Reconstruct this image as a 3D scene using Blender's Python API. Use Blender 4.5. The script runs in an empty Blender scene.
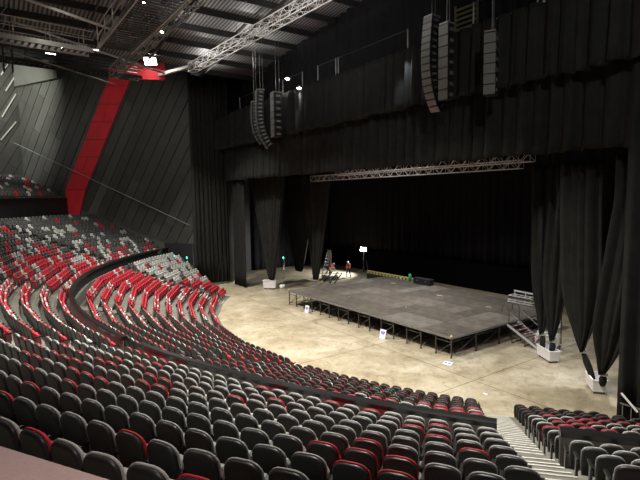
import bpy, math, random
from mathutils import Vector, Matrix
R = random.Random(7)
sc = bpy.context.scene
COL = sc.collection
PI = math.pi
rad = math.radians

# ------------------------------------------------------------------ helpers
class MB:
    """collects geometry for ONE mesh object"""
    def __init__(s): s.v = []; s.f = []; s.m = []; s.sm = []
    def add(s, vs, fs, mi=0, smooth=False):
        b = len(s.v); s.v += [tuple(v) for v in vs]
        for f in fs:
            s.f.append([b + i for i in f]); s.m.append(mi); s.sm.append(smooth)
    def box(s, c, d, rz=0, mi=0, M=None):
        x, y, z = d[0]/2, d[1]/2, d[2]/2
        vs = [Vector((a*x, b*y, e*z)) for e in (-1, 1) for b in (-1, 1) for a in (-1, 1)]
        rot = Matrix.Rotation(rz, 3, 'Z')
        vs = [rot @ v + Vector(c) for v in vs]
        if M: vs = [M @ v for v in vs]
        s.add(vs, [(0,2,3,1),(4,5,7,6),(0,1,5,4),(2,6,7,3),(0,4,6,2),(1,3,7,5)], mi)
    def bar(s, p, q, w, h=None, mi=0, up=(0,0,1)):
        p = Vector(p); q = Vector(q); h = h or w
        d = (q-p).normalized(); u = Vector(up)
        if abs(d.dot(u)) > .99: u = Vector((1,0,0))
        a = d.cross(u).normalized(); b = a.cross(d).normalized()
        vs = [r + a*i*w/2 + b*j*h/2 for r in (p, q) for i, j in ((-1,-1),(1,-1),(1,1),(-1,1))]
        s.add(vs, [(0,1,2,3),(7,6,5,4),(0,4,5,1),(1,5,6,2),(2,6,7,3),(3,7,4,0)], mi)
    def tube(s, pts, r, n=6, mi=0, cap=True):
        pts = [Vector(p) for p in pts]; rings = []
        rs = r if isinstance(r, (list, tuple)) else [r]*len(pts)
        a0 = None
        for i, p in enumerate(pts):
            d = (pts[min(i+1, len(pts)-1)] - pts[max(i-1, 0)]).normalized()
            if a0 is None:
                u = Vector((0,0,1)) if abs(d.z) < .9 else Vector((1,0,0))
                a0 = d.cross(u).normalized()
            a0 = (a0 - d*a0.dot(d)).normalized(); b = d.cross(a0)
            rings.append([p + (a0*math.cos(t*2*PI/n) + b*math.sin(t*2*PI/n))*rs[i] for t in range(n)])
        vs = [v for g in rings for v in g]; fs = []
        for i in range(len(pts)-1):
            for t in range(n):
                fs.append((i*n+t, i*n+(t+1) % n, (i+1)*n+(t+1) % n, (i+1)*n+t))
        if cap:
            fs.append(tuple(range(n))[::-1]); fs.append(tuple((len(pts)-1)*n+t for t in range(n)))
        s.add(vs, fs, mi, n > 5)
    def prism(s, poly, z0, z1, mi=0):
        n = len(poly)
        zz0 = z0 if isinstance(z0, list) else [z0]*n
        zz1 = z1 if isinstance(z1, list) else [z1]*n
        vs = [(p[0], p[1], zz0[i]) for i, p in enumerate(poly)] + [(p[0], p[1], zz1[i]) for i, p in enumerate(poly)]
        fs = [tuple(range(n))[::-1], tuple(range(n, 2*n))] + [(i, (i+1) % n, n+(i+1) % n, n+i) for i in range(n)]
        s.add(vs, fs, mi)
    def sphere(s, c, r, n=10, m=6, mi=0, sc=(1,1,1)):
        vs = [(c[0], c[1], c[2]+r*sc[2])]
        for i in range(1, m):
            t = PI*i/m
            for j in range(n):
                u = 2*PI*j/n
                vs.append((c[0]+r*sc[0]*math.sin(t)*math.cos(u), c[1]+r*sc[1]*math.sin(t)*math.sin(u), c[2]+r*sc[2]*math.cos(t)))
        vs.append((c[0], c[1], c[2]-r*sc[2])); fs = []
        for j in range(n): fs.append((0, 1+j, 1+(j+1) % n))
        for i in range(m-2):
            for j in range(n):
                a = 1+i*n; fs.append((a+j, a+n+j, a+n+(j+1) % n, a+(j+1) % n))
        a = 1+(m-2)*n
        for j in range(n): fs.append((a+j, len(vs)-1, a+(j+1) % n))
        s.add(vs, fs, mi, True)
    def mesh(s, name, mats):
        me = bpy.data.meshes.new(name)
        me.from_pydata(s.v, [], s.f)
        for m in (mats if isinstance(mats, (list, tuple)) else [mats]): me.materials.append(m)
        me.polygons.foreach_set('material_index', s.m)
        me.polygons.foreach_set('use_smooth', s.sm)
        me.update(); return me
    def build(s, name, mats, parent=None):
        o = bpy.data.objects.new(name, s.mesh(name, mats)); COL.objects.link(o)
        if parent: o.parent = parent
        return o

def tag(o, label=None, cat=None, group=None, kind=None):
    if label: o['label'] = label
    if cat: o['category'] = cat
    if group: o['group'] = group
    if kind: o['kind'] = kind
    return o
def empty(name, loc=(0,0,0), rz=0):
    o = bpy.data.objects.new(name, None); COL.objects.link(o)
    o.location = loc; o.rotation_euler = (0,0,rz); o.empty_display_size = .2; return o
def struct(o): o['kind'] = 'structure'; return o
ORD = ['zeroth','first','second','third','fourth','fifth','sixth','seventh','eighth','ninth','tenth','eleventh','twelfth','thirteenth',
 'fourteenth','fifteenth','sixteenth','seventeenth','eighteenth','nineteenth','twentieth','twenty-first','twenty-second','twenty-third',
 'twenty-fourth','twenty-fifth','twenty-sixth','twenty-seventh','twenty-eighth','twenty-ninth','thirtieth','thirty-first','thirty-second',
 'thirty-third','thirty-fourth','thirty-fifth','thirty-sixth','thirty-seventh','thirty-eighth','thirty-ninth','fortieth']

# ---------------------------------------------------------------- materials
def mat(name, col, rough=.6, metal=0, noise=0, nscale=3, emit=None, estr=0, spec=.5, bump=0, bscale=20):
    m = bpy.data.materials.new(name); m.use_nodes = True; nt = m.node_tree; b = nt.nodes['Principled BSDF']
    b.inputs['Base Color'].default_value = (*col, 1); b.inputs['Roughness'].default_value = rough
    b.inputs['Metallic'].default_value = metal; b.inputs['Specular IOR Level'].default_value = spec
    tc = nt.nodes.new('ShaderNodeTexCoord')
    if noise:
        n = nt.nodes.new('ShaderNodeTexNoise'); n.inputs['Scale'].default_value = nscale; n.inputs['Detail'].default_value = 5
        nt.links.new(tc.outputs['Object'], n.inputs['Vector'])
        r = nt.nodes.new('ShaderNodeValToRGB')
        r.color_ramp.elements[0].position = .3; r.color_ramp.elements[1].position = .7
        r.color_ramp.elements[0].color = (*[c*(1-noise) for c in col], 1)
        r.color_ramp.elements[1].color = (*[min(1, c*(1+noise)) for c in col], 1)
        nt.links.new(n.outputs['Fac'], r.inputs['Fac']); nt.links.new(r.outputs['Color'], b.inputs['Base Color'])
    if bump:
        n = nt.nodes.new('ShaderNodeTexNoise'); n.inputs['Scale'].default_value = bscale
        nt.links.new(tc.outputs['Object'], n.inputs['Vector'])
        bp = nt.nodes.new('ShaderNodeBump'); bp.inputs['Strength'].default_value = bump; bp.inputs['Distance'].default_value = .02
        nt.links.new(n.outputs['Fac'], bp.inputs['Height']); nt.links.new(bp.outputs['Normal'], b.inputs['Normal'])
    if emit:
        b.inputs['Emission Color'].default_value = (*emit, 1); b.inputs['Emission Strength'].default_value = estr
    return m
M = {}
M['shell'] = mat('seat_shell', (.030,.030,.029), .40, noise=.15)
M['grey'] = mat('seat_grey_fabric', (.43,.43,.415), .75, noise=.12, nscale=30)
M['silver'] = mat('seat_pale_fabric', (.50,.51,.49), .75, noise=.1, nscale=30)
M['char'] = mat('seat_charcoal_fabric', (.075,.077,.075), .75, noise=.1, nscale=30)
M['red'] = mat('seat_red_fabric', (.50,.018,.038), .7, noise=.12, nscale=30)
M['blackpl'] = mat('black_plastic', (.012,.012,.012), .35, noise=.1)
M['armpost'] = mat('arm_post_metal', (.16,.16,.16), .4, .6, noise=.1)
M['cloth'] = mat('black_drape', (.020,.0205,.0190), .9, noise=.2, nscale=2, spec=.15)
M['cloth2'] = mat('black_drape_darker', (.013,.013,.0145), .9, noise=.2, nscale=2, spec=.1)
M['blackpaint'] = mat('black_paint', (.012,.013,.015), .6, noise=.2, nscale=2)
M['void'] = mat('matt_black_board', (.0035,.0035,.0045), 1.0, noise=.2, spec=.05)
M['alu'] = mat('bare_aluminium', (.80,.80,.79), .4, .15, noise=.06, nscale=4)
M['alu2'] = mat('dull_aluminium', (.50,.50,.50), .45, .25, noise=.06, nscale=4)
M['steel'] = mat('dark_steel', (.055,.055,.055), .45, .4, noise=.2)
M['steelmid'] = mat('grey_steel', (.20,.20,.19), .45, .4, noise=.15)
M['steellight'] = mat('galvanised_steel', (.45,.44,.41), .4, .5, noise=.1)
M['cap'] = mat('parapet_cap', (.010,.010,.010), .28, noise=.1)
M['paraw'] = mat('parapet_board', (.20,.175,.168), .55, noise=.12, nscale=2)
M['tread'] = mat('terrace_concrete', (.135,.13,.11), .7, noise=.22, nscale=1.3)
M['nosing'] = mat('pale_nosing', (.50,.50,.46), .5, noise=.08)
M['white'] = mat('white_plastic', (.80,.80,.82), .4, noise=.04)
M['whitec'] = mat('white_paper', (.78,.80,.9), .6, noise=.03)
M['blue'] = mat('blue_print', (.06,.08,.5), .6, noise=.05)
M['stepred'] = mat('red_edge', (.55,.12,.12), .5, noise=.1)
M['desk'] = mat('desk_laminate', (.30,.235,.22), .42, noise=.06, nscale=30, bump=.15, bscale=60)
M['yellow'] = mat('yellow_tape', (.62,.55,.16), .6, noise=.1)
M['green'] = mat('green_plastic', (.02,.42,.18), .4, noise=.1)
M['wallred'] = mat('red_cladding', (.55,.020,.030), .55, noise=.12, nscale=.6)
CL = [mat('cladding_%s' % n, c, .45, noise=.14, nscale=.5) for n, c in (('dark',(.040,.040,.036)),('mid',(.046,.046,.041)),('pale',(.055,.055,.050)),('grey',(.075,.076,.070)))]
M['rail'] = mat('wall_back', (.018,.018,.016), .8, noise=.1)
M['bandgrey'] = mat('wall_skirt_grey', (.07,.07,.064), .7, noise=.15, nscale=1)
M['skin'] = mat('skin', (.55,.33,.24), .5, noise=.05)
M['orange'] = mat('orange_red_workwear', (.75,.10,.06), .7, noise=.08)
M['darkcloth'] = mat('dark_trousers', (.015,.016,.02), .8, noise=.1)
M['glow'] = mat('lamp_face', (1,1,1), .3, emit=(1,.97,.9), estr=60)
M['glowsoft'] = mat('lamp_face_dim', (1,1,1), .3, emit=(1,.96,.86), estr=9)
M['glowgreen'] = mat('green_lamp_face', (.1,.8,.6), .3, emit=(.08,.9,.6), estr=4)
M['spk'] = mat('speaker_grille', (.14,.14,.13), .5, noise=.15, nscale=20)
M['spkdark'] = mat('speaker_case', (.018,.018,.018), .4, noise=.1)
M['seam'] = mat('cladding_edge_light', (.30,.30,.27), .5, noise=.1)  # pale tone painting grazing light on the cladding seams

def floor_mat():
    m = bpy.data.materials.new('polished_concrete'); m.use_nodes = True; nt = m.node_tree; b = nt.nodes['Principled BSDF']; L = nt.links.new
    tc = nt.nodes.new('ShaderNodeTexCoord')
    def noise(scale, det, rough=.6, dist=0):
        n = nt.nodes.new('ShaderNodeTexNoise'); n.inputs['Scale'].default_value = scale; n.inputs['Detail'].default_value = det
        n.inputs['Roughness'].default_value = rough; n.inputs['Distortion'].default_value = dist
        L(tc.outputs['Object'], n.inputs['Vector']); return n
    def ramp(src, stops):
        r = nt.nodes.new('ShaderNodeValToRGB'); e = r.color_ramp.elements
        while len(e) < len(stops): e.new(.5)
        for i, (p, c) in enumerate(stops): e[i].position = p; e[i].color = (*c, 1)
        L(src, r.inputs['Fac']); return r
    a = ramp(noise(.35, 8, .65, .6).outputs['Fac'], [(.28,(.22,.185,.12)),(.45,(.36,.31,.215)),(.6,(.46,.41,.305)),(.78,(.60,.56,.45))])
    c = ramp(noise(1.6, 10, .75, 1.2).outputs['Fac'], [(.36,(.50,.50,.46)),(.52,(.95,.95,.95)),(.75,(1.0,.96,.86))])
    mx = nt.nodes.new('ShaderNodeMix'); mx.data_type = 'RGBA'; mx.blend_type = 'MULTIPLY'; mx.inputs['Factor'].default_value = .75
    L(a.outputs['Color'], mx.inputs['A']); L(c.outputs['Color'], mx.inputs['B'])
    br = nt.nodes.new('ShaderNodeTexBrick'); br.offset = 0; br.inputs['Scale'].default_value = 1
    br.inputs['Brick Width'].default_value = 7.6; br.inputs['Row Height'].default_value = 7.6; br.inputs['Mortar Size'].default_value = .035
    br.inputs['Color1'].default_value = (1,1,1,1); br.inputs['Color2'].default_value = (1,1,1,1); br.inputs['Mortar'].default_value = (.5,.46,.38,1)
    mp = nt.nodes.new('ShaderNodeMapping'); mp.inputs['Location'].default_value = (0.1, 2.5, 0)
    L(tc.outputs['Object'], mp.inputs['Vector']); L(mp.outputs['Vector'], br.inputs['Vector'])
    m2 = nt.nodes.new('ShaderNodeMix'); m2.data_type = 'RGBA'; m2.blend_type = 'MULTIPLY'; m2.inputs['Factor'].default_value = 1
    L(mx.outputs['Result'], m2.inputs['A']); L(br.outputs['Color'], m2.inputs['B'])
    L(m2.outputs['Result'], b.inputs['Base Color'])
    rr = nt.nodes.new('ShaderNodeMapRange'); rr.inputs['To Min'].default_value = .22; rr.inputs['To Max'].default_value = .5
    L(noise(.8, 4).outputs['Fac'], rr.inputs['Value']); L(rr.outputs['Result'], b.inputs['Roughness'])
    b.inputs['Specular IOR Level'].default_value = .35
    return m
M['floor'] = floor_mat()
def roof_mat():
    m = bpy.data.materials.new('perforated_roof_deck'); m.use_nodes = True; nt = m.node_tree; b = nt.nodes['Principled BSDF']; L = nt.links.new
    tc = nt.nodes.new('ShaderNodeTexCoord'); w = nt.nodes.new('ShaderNodeTexWave'); w.bands_direction = 'Y'; w.inputs['Scale'].default_value = 1.1
    L(tc.outputs['Object'], w.inputs['Vector'])
    r = nt.nodes.new('ShaderNodeValToRGB'); r.color_ramp.elements[0].position = .35; r.color_ramp.elements[1].position = .55
    r.color_ramp.elements[0].color = (.03,.03,.03,1); r.color_ramp.elements[1].color = (.23,.23,.23,1)
    L(w.outputs['Fac'], r.inputs['Fac']); L(r.outputs['Color'], b.inputs['Base Color']); b.inputs['Roughness'].default_value = .5
    return m
M['roof'] = roof_mat()
PANEL = [mat('deck_panel_%s' % n, c, .6, noise=.28, nscale=1.4, spec=.12) for n, c in (('a',(.105,.092,.078)),('b',(.13,.115,.10)),('c',(.088,.078,.068)),('d',(.15,.14,.125)))]

# ------------------------------------------------------------------- camera
f = 480.; H = 9.6
a = rad(34.9); th = math.atan(43/480.); ro = rad(0.84)
F0 = Vector((-math.cos(a), math.sin(a), 0)); R0 = Vector((math.sin(a), math.cos(a), 0)); U0 = Vector((0,0,1))
Fv = F0*math.cos(th) - U0*math.sin(th); Uv = U0*math.cos(th) + F0*math.sin(th)
Rv = R0*math.cos(ro) - Uv*math.sin(ro); Uv = Uv*math.cos(ro) + R0*math.sin(ro)
cam = bpy.data.cameras.new('camera'); co = bpy.data.objects.new('camera', cam); COL.objects.link(co)
mw = Matrix.Identity(4)
for i in range(3): mw[i][0] = Rv[i]; mw[i][1] = Uv[i]; mw[i][2] = -Fv[i]
mw[0][3], mw[1][3], mw[2][3] = 0, 0, H
co.matrix_world = mw; cam.sensor_fit = 'HORIZONTAL'; cam.sensor_width = 36; cam.lens = 36*f/640; cam.clip_end = 300; cam.clip_start = .05
sc.camera = co
CAMP = Vector((0,0,H))
def proj(p):
    v = Vector(p) - CAMP; z = v.dot(Fv)
    if z < .2: return None
    return 320 + f*v.dot(Rv)/z, 240 - f*v.dot(Uv)/z, z

# ------------------------------------------------------------- bowl geometry
CX, CY = -26.6, 38.7
def aisle_phi(ph, r):
    # the stair aisle at right is not quite radial
    return -55.60 + .140*(r - 25.4) if ph == A1 else ph
def pol(r, ph, z=0):
    ph = aisle_phi(ph, r); return Vector((CX + r*math.cos(rad(ph)), CY + r*math.sin(rad(ph)), z))
LO_R, LO_D, LO_Z = 26.24, .82, .274
UP_R, UP_D, UP_Z, UP_Z0 = 35.78, .876, .3156, 3.35
A1, A2, A3, A4 = -54.6, -77.7, -101, -124.2
LO_BP = [-141.2, -133, A4, -112.6, A3, -89.4, A2, -71.9, -66.1, -60.3, A1, -50, -46, -42, -38.5]
UP_BP = [-143.3, -134, A4, -112.6, A3, -95.2, -89.4, -83.5, A2, -71.9, -66.1, -60.3, A1, -50, -46, -42, -38.5]
LO_AISLE = (A1, A2, A3, A4); UP_AISLE = (A1, A2, A3, A4)
HALF = .60

def ringpoly(bp, r0, r1):
    return [(pol(r0, p), pol(r0, q), pol(r1, q), pol(r1, p)) for p, q in zip(bp[:-1], bp[1:])]
# floor slab
b = MB(); b.box((-35, 22, -.15), (110, 80, .3)); fl = struct(b.build('floor', M['floor']))
# terraces: one mesh per tier
def terrace(name, bp, rows, r0, d, z0, dz, base, lim=None, extra=.3):
    b = MB()
    for k in range(rows):
        ra, rb = r0 + k*d - d + .12, r0 + k*d + .12
        if k == rows-1: rb += extra
        bq = bp if not lim else [lim(k)] + [p for p in bp if p > lim(k)+.2]
        for q in ringpoly(bq, ra, rb):
            z = z0 + k*dz
            b.prism([(v.x, v.y) for v in q], base, z)
    return struct(b.build(name, M['tread']))
LOLIM = lambda k: max(-141.2, -130.6-1.3*k)
terrace('floor_lower_terrace', LO_BP, 11, LO_R, LO_D, .05, LO_Z, -.1, LOLIM)
terrace('floor_upper_terrace', UP_BP[:5], 13, UP_R, UP_D, UP_Z0, UP_Z, 2.0, None, 4.3)
terrace('floor_upper_terrace', UP_BP[4:], 10, UP_R, UP_D, UP_Z0, UP_Z, 2.0)
# topmost tier on the far left, behind the dark fascia
TOP_R, TOP_Z0 = 52.2, 9.9
TOP_BP = [-144.2, -137, -129]
terrace('floor_top_terrace', TOP_BP, 8, TOP_R, .87, TOP_Z0, .36, 8.5)

# ------------------------------------------------------------------- stairs
def stairs(ph, r0, d, rows, z0, dz, label, w=1.12, xo=0):
    t = empty('aisle_stairs', pol(r0, ph, z0)); q_ = pol(r0+8, ph, z0) - pol(r0, ph, z0); t.rotation_euler.z = math.atan2(q_.y, q_.x) - PI/2
    tag(t, label, 'stairs', None)
    st = MB()
    for k in range(rows):
        y1 = k*d + .12
        if k < rows-1:
            st.box((xo, y1 - .20, k*dz + dz/4), (w, .40, dz/2 - .004))
        for yy, zz in ((y1 - d + .03, k*dz), (y1 - .385, k*dz + dz/2)):
            if yy > y1-.5 and k == rows-1: continue
            n = MB(); n.box((xo, yy, zz + .006), (w, .045, .018)); n.build('nosing', M['nosing'], t)
    st.build('steps', M['tread'], t)
stairs(A1, LO_R, LO_D, 11, .05, LO_Z, 'long concrete aisle stairs with pale nosings, lower flight down to the arena floor', w=1.26, xo=.07)
stairs(A1, UP_R, UP_D, 10, UP_Z0, UP_Z, 'concrete aisle stairs with pale nosings, upper flight nearest the camera', w=1.26, xo=.07)
stairs(A3, LO_R, LO_D, 11, .05, LO_Z, 'lower tier aisle stairs among the red rows at the left bend')
stairs(A2, LO_R, LO_D, 11, .05, LO_Z, 'lower tier aisle stairs below the gap in the parapet')
stairs(A2, UP_R, UP_D, 10, UP_Z0, UP_Z, 'upper tier aisle stairs running up from the gap in the parapet')
stairs(A3, UP_R, UP_D, 12, UP_Z0, UP_Z, 'upper tier aisle stairs at the left edge among red seats')
stairs(A4, LO_R, LO_D, 11, .05, LO_Z, 'far lower tier aisle stairs between red rows and pale end seats')
stairs(A4, UP_R, UP_D, 13, UP_Z0, UP_Z, 'far upper tier aisle stairs through the mottled seats below the dark fascia')

# -------------------------------------------------------------------- seats
def outline(sc_=1.0, zc=.585, w=.465, h=.65, rc=.165):
    pts = []
    hw = w/2
    pts.append((-hw*.86, -h/2)); pts.append((hw*.86, -h/2))
    pts.append((hw, -h/2+.25)); 
    for i in range(5):
        t = i/4*PI/2
        pts.append((hw - rc + rc*math.cos(t), h/2 - rc*.8 + rc*.8*math.sin(t)))
    for i in range(5):
        t = PI/2 + i/4*PI/2
        pts.append((-hw + rc + rc*math.cos(t), h/2 - rc*.8 + rc*.8*math.sin(t)))
    pts.append((-hw, -h/2+.25))
    return [(x*sc_, z*sc_ + zc) for x, z in pts]
def lean(x, y, z): return (x, y + (.90 - z)*.17, z)
def loft(b, layers, mi=0, smooth=True):
    n = len(layers[0][0]); vs = []
    for pts, y in layers: vs += [lean(x, y, z) for x, z in pts]
    fs = []
    for i in range(len(layers)-1):
        for j in range(n): fs.append((i*n+j, (i+1)*n+j, (i+1)*n+(j+1) % n, i*n+(j+1) % n))
    b.add(vs, fs, mi, smooth)
    b.add([vs[i] for i in range(n)], [tuple(range(n))], mi)
    b.add([vs[(len(layers)-1)*n+i] for i in range(n)], [tuple(range(n))[::-1]], mi)
def shell_mb(b, mi=0):
    loft(b, [(outline(.84), -.035), (outline(.94), -.028), (outline(.985), -.008), (outline(.985), .018)], mi)
def cushion_mb(b, mi=0):
    loft(b, [(outline(.99), .018), (outline(1.03), .022), (outline(1.03), .044), (outline(.93), .070), (outline(.75), .084)], mi)
def pan_mb(b, mi=0):
    # tipped-up seat cushion
    w = .195
    vs = []
    for y, sx in ((.185, .93), (.20, 1), (.265, 1), (.285, .9)):
        for x, z in ((-w*.9, .30), (w*.9, .30), (w, .40), (w, .60), (w*.86, .655), (-w*.86, .655), (-w, .60), (-w, .40)):
            vs.append((x*sx, y + (.655 - z)*.12, .47 + (z - .47)*sx))
    fs = []
    for i in range(3):
        for j in range(8): fs.append((i*8+j, (i+1)*8+j, (i+1)*8+(j+1) % 8, i*8+(j+1) % 8))
    fs.append(tuple(range(8))); fs.append(tuple(range(24, 32))[::-1])
    b.add(vs, fs, mi, False)
def arm_mb(b, x, mi=0):
    b.box((x, .215, .60), (.05, .33, .045), mi=mi)
def post_mb(b, x, mi=0):
    b.box((x, .20, .29), (.045, .10, .58), mi=mi); b.box((x, .20, .015), (.07, .22, .03), mi=mi)
def ring_mb(b, x, mi=0):
    b.tube([(x, .045, .56), (x, .045, .63)], .046, 10, mi)
    b.tube([(x, .045, .631), (x, .045, .634)], .034, 10, mi)
ME = {}
for cname in ('red', 'grey', 'silver', 'char'):
    q = MB(); cushion_mb(q); ME['cushion_'+cname] = q.mesh('back_cushion', M[cname])
    q = MB(); pan_mb(q); ME['pan_'+cname] = q.mesh('seat_cushion', M[cname])
q = MB(); shell_mb(q); ME['shell'] = q.mesh('backrest', M['shell'])
q = MB(); arm_mb(q, .283); ME['arm'] = q.mesh('armrest', M['blackpl'])
q = MB(); ring_mb(q, .283); ME['ring'] = q.mesh('cup_holder', M['blackpl'])
q = MB(); post_mb(q, .283); ME['post'] = q.mesh('leg', M['armpost'])
q = MB(); arm_mb(q, -.283); ME['armL'] = q.mesh('armrest', M['blackpl'])
q = MB(); post_mb(q, -.283); ME['postL'] = q.mesh('leg', M['armpost'])

def colour(tier, k, ph, rnd):
    def pick(red, silver, char):
        x = rnd.random()
        if x < red: return 'red'
        if x < red+silver: return 'silver'
        if x < red+silver+char: return 'char'
        return 'grey'
    if tier == 'lower':
        if ph < A4:
            return pick(.03, .45, .12) if k >= 5 else (pick(.55, .35, 0) if k >= 3 else pick(.9, .06, 0))
        if ph > A1: return pick(.62, 0, 0) if k < 5 else pick(.25, 0, 0)
        if ph > -68: return pick(.6, 0, .1)
        if ph < A3: return pick(.84, .13, 0)
        return pick(.68, 0, .08)
    if tier == 'top': return pick(.05, .06, .85)
    if ph > A1: return pick(.12, 0, 0)
    if ph > -66: return pick(.14, 0, 0)
    if ph > A2: return pick(.45 if ph < -70 else .25, 0, 0) if k < 6 else pick(.14, 0, 0)
    if ph > A3: return pick(.62, .0, 0)
    t = (k-.5)/7 + max(0, (-ph-114)/26)
    t = max(0, min(1, t))
    return pick(.82*(1-t)**1.2 + .06, .10+.30*min(1, 2*t)*(1-.85*t), .72*t**1.5)

seats = []   # (root, ph, tier, k, section, idx from aisle, colour, is_end)
C0w = Vector((-26.5, 35.8, 0)); wnw = Vector((math.sin(rad(147)), -math.cos(rad(147)), 0)); wnw = Vector((-math.sin(rad(-147)), math.cos(rad(-147)), 0))
if wnw.dot(-C0w - Vector((math.cos(rad(-147)), math.sin(rad(-147)), 0))*40) < 0: wnw = -wnw
def rows(tier, bp, aisles, ks, r0, d, z0, dz, sections=None):
    rnd = random.Random(hash(tier) % 1 + {'lower': 3, 'upper': 5, 'top': 9}[tier])
    for k in ks:
        r = r0 + k*d; z = z0 + k*dz
        cuts = [bp[0]] + [p for p in bp[1:-1] if p in aisles] + [bp[-1]]
        for p, q in zip(cuts[:-1], cuts[1:]):
            if sections and not sections(k, p, q): continue
            V = [pol(r, v, z) for v in bp if p <= v <= q]
            cum = [0]
            for A, B in zip(V[:-1], V[1:]): cum.append(cum[-1] + (B-A).length)
            L = cum[-1]
            s0 = HALF+.03 if p in aisles else .02; s1 = L-((HALF+.15 if q == A1 else HALF) if q in aisles else .02)
            n = int((s1-s0)/.555+.5); pitch = (s1-s0)/n
            for i in range(n):
                t = s0 + pitch*(i+.5)
                m = max(j for j in range(len(V)-1) if cum[j] <= t)
                A, B = V[m], V[m+1]; u = (B-A).normalized()
                dirv = Vector((-u.y, u.x, 0))
                if dirv.dot(Vector((CX, CY, z))-A) < 0: dirv = -dirv
                P = A + u*(t-cum[m])
                ph = math.degrees(math.atan2(P.y-CY, P.x-CX))
                if tier == 'lower' and (ph < LOLIM(k)+.5 or ph > -46.8+1.2*k): continue
                if (P - C0w).dot(wnw) < .75: continue
                pr = proj(P + Vector((0,0,.9)))
                end = (i == 0 and p in aisles)
                seats.append(dict(P=P, ph=ph, tier=tier, k=k, p=p, q=q, i=i, n=n, dirv=dirv, pr=pr, col=colour(tier, k, ph, rnd), end=end))
rows('lower', LO_BP, LO_AISLE, range(11), LO_R, LO_D, .05, LO_Z)
rows('upper', UP_BP, UP_AISLE, range(13), UP_R, UP_D, UP_Z0, UP_Z, lambda k, p, q: k <= (9 if p >= A3 else 12))
rows('top', TOP_BP, (), range(7), TOP_R+.3, .87, TOP_Z0, .36)
# desk line in the picture: seats wholly beneath it are hidden
def hidden(pr):
    x, y, z = pr
    return x < 112 and y > 446 + x*.29 + 2
vis = [s for s in seats if s['pr'] and -70 < s['pr'][0] < 710 and s['pr'][1] < 560]
cand = [s for s in vis if -14 < s['pr'][0] < 654 and s['pr'][1] < 481 and not hidden(s['pr'])]
cand.sort(key=lambda s: s['pr'][2])
near = cand[:300]; ids = set(id(s) for s in near)
far = [s for s in vis if id(s) not in ids and not (hidden(s['pr']) and s['pr'][2] < 12)]
CN = {'red': 'red-edged', 'grey': 'grey-edged', 'silver': 'pale-edged', 'char': 'charcoal'}
def seat_root(s):
    o = bpy.data.objects.new('arena_seat', None); COL.objects.link(o); o.empty_display_size = .1
    o.location = s['P']; o.rotation_euler.z = math.atan2(s['dirv'].y, s['dirv'].x) - PI/2
    return o
def child(name, me, parent):
    c = bpy.data.objects.new(name, me); COL.objects.link(c); c.parent = parent; return c
# index of every seat counted from its stair aisle
for s in seats:
    rowm = [t for t in seats if t['tier'] == s['tier'] and t['k'] == s['k']] if False else None
from collections import defaultdict
G = defaultdict(list)
for s in near:
    ph = s['ph']
    side = 'right' if s['p'] == A1 else 'left' if s['p'] == A2 else 'beyond'
    G[(s['tier'], s['k'], side)].append(s)
full = defaultdict(list)
for s in seats:
    ph = s['ph']; side = 'right' if s['p'] == A1 else 'left' if s['p'] == A2 else 'beyond'
    full[(s['tier'], s['k'], side)].append(s)
for key, lst in full.items():
    lst.sort(key=lambda s: s['ph'] if key[2] == 'right' else -s['ph'])
    for n, s in enumerate(lst): s['num'] = n+1
for s in near:
    ph = s['ph']; side = 'right' if s['p'] == A1 else 'left' if s['p'] == A2 else 'beyond'
    r = seat_root(s)
    rowt = ORD[s['k']+1] + ' row behind the black parapet' if s['tier'] == 'upper' else ORD[11-s['k']] + ' row below the black parapet'
    o_ = ORD[s['num']] if s['num'] < len(ORD) else 'far'
    where = {'right': o_+' seat right of the stairs', 'left': o_+' seat left of the stairs', 'beyond': o_+' seat past the parapet gap'}[side]
    tag(r, '%s arena seat, %s, %s' % (CN[s['col']], rowt, where), 'seat', 'tip-up arena seats')
    child('backrest', ME['shell'], r); child('back_cushion', ME['cushion_'+s['col']], r); child('seat_cushion', ME['pan_'+s['col']], r)
    ar = child('armrest', ME['arm'], r); child('cup_holder', ME['ring'], ar); child('leg', ME['post'], r)
    if s['end']: child('armrest', ME['armL'], r); child('leg', ME['postL'], r)
# everything farther off: one object
b = MB(); SM = [M['shell'], M['red'], M['grey'], M['silver'], M['char'], M['blackpl'], M['armpost']]
tmpl = {}
for ci in (1, 2, 3, 4):
    q = MB()
    ol = lambda s_: [p for i, p in enumerate(outline(s_)) if i not in (4, 6, 9, 11)]
    loft(q, [(ol(.90), -.034), (ol(.985), -.010), (ol(.985), .018)], 0, False)
    loft(q, [(ol(.965), .018), (ol(.965), .036), (ol(.88), .070)], ci, False)
    pan_mb(q, ci); q.box((.283, .215, .60), (.05, .33, .045), mi=5); q.box((.283, .20, .29), (.045, .10, .58), mi=6)
    tmpl[ci] = q
for s in far:
    t = tmpl[{'red': 1, 'grey': 2, 'silver': 3, 'char': 4}[s['col']]]
    an = math.atan2(s['dirv'].y, s['dirv'].x) - PI/2; ca, sa = math.cos(an), math.sin(an); P = s['P']; base = len(b.v)
    b.v += [(P.x + x*ca - y*sa, P.y + x*sa + y*ca, P.z + z) for x, y, z in t.v]
    b.f += [[base+i for i in fc] for fc in t.f]; b.m += t.m; b.sm += t.sm
o = b.build('arena_seats', SM)
tag(o, 'mass of smaller red, grey and black arena seats across the lower and far tiers', 'seats', 'tip-up arena seats', 'stuff')

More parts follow.
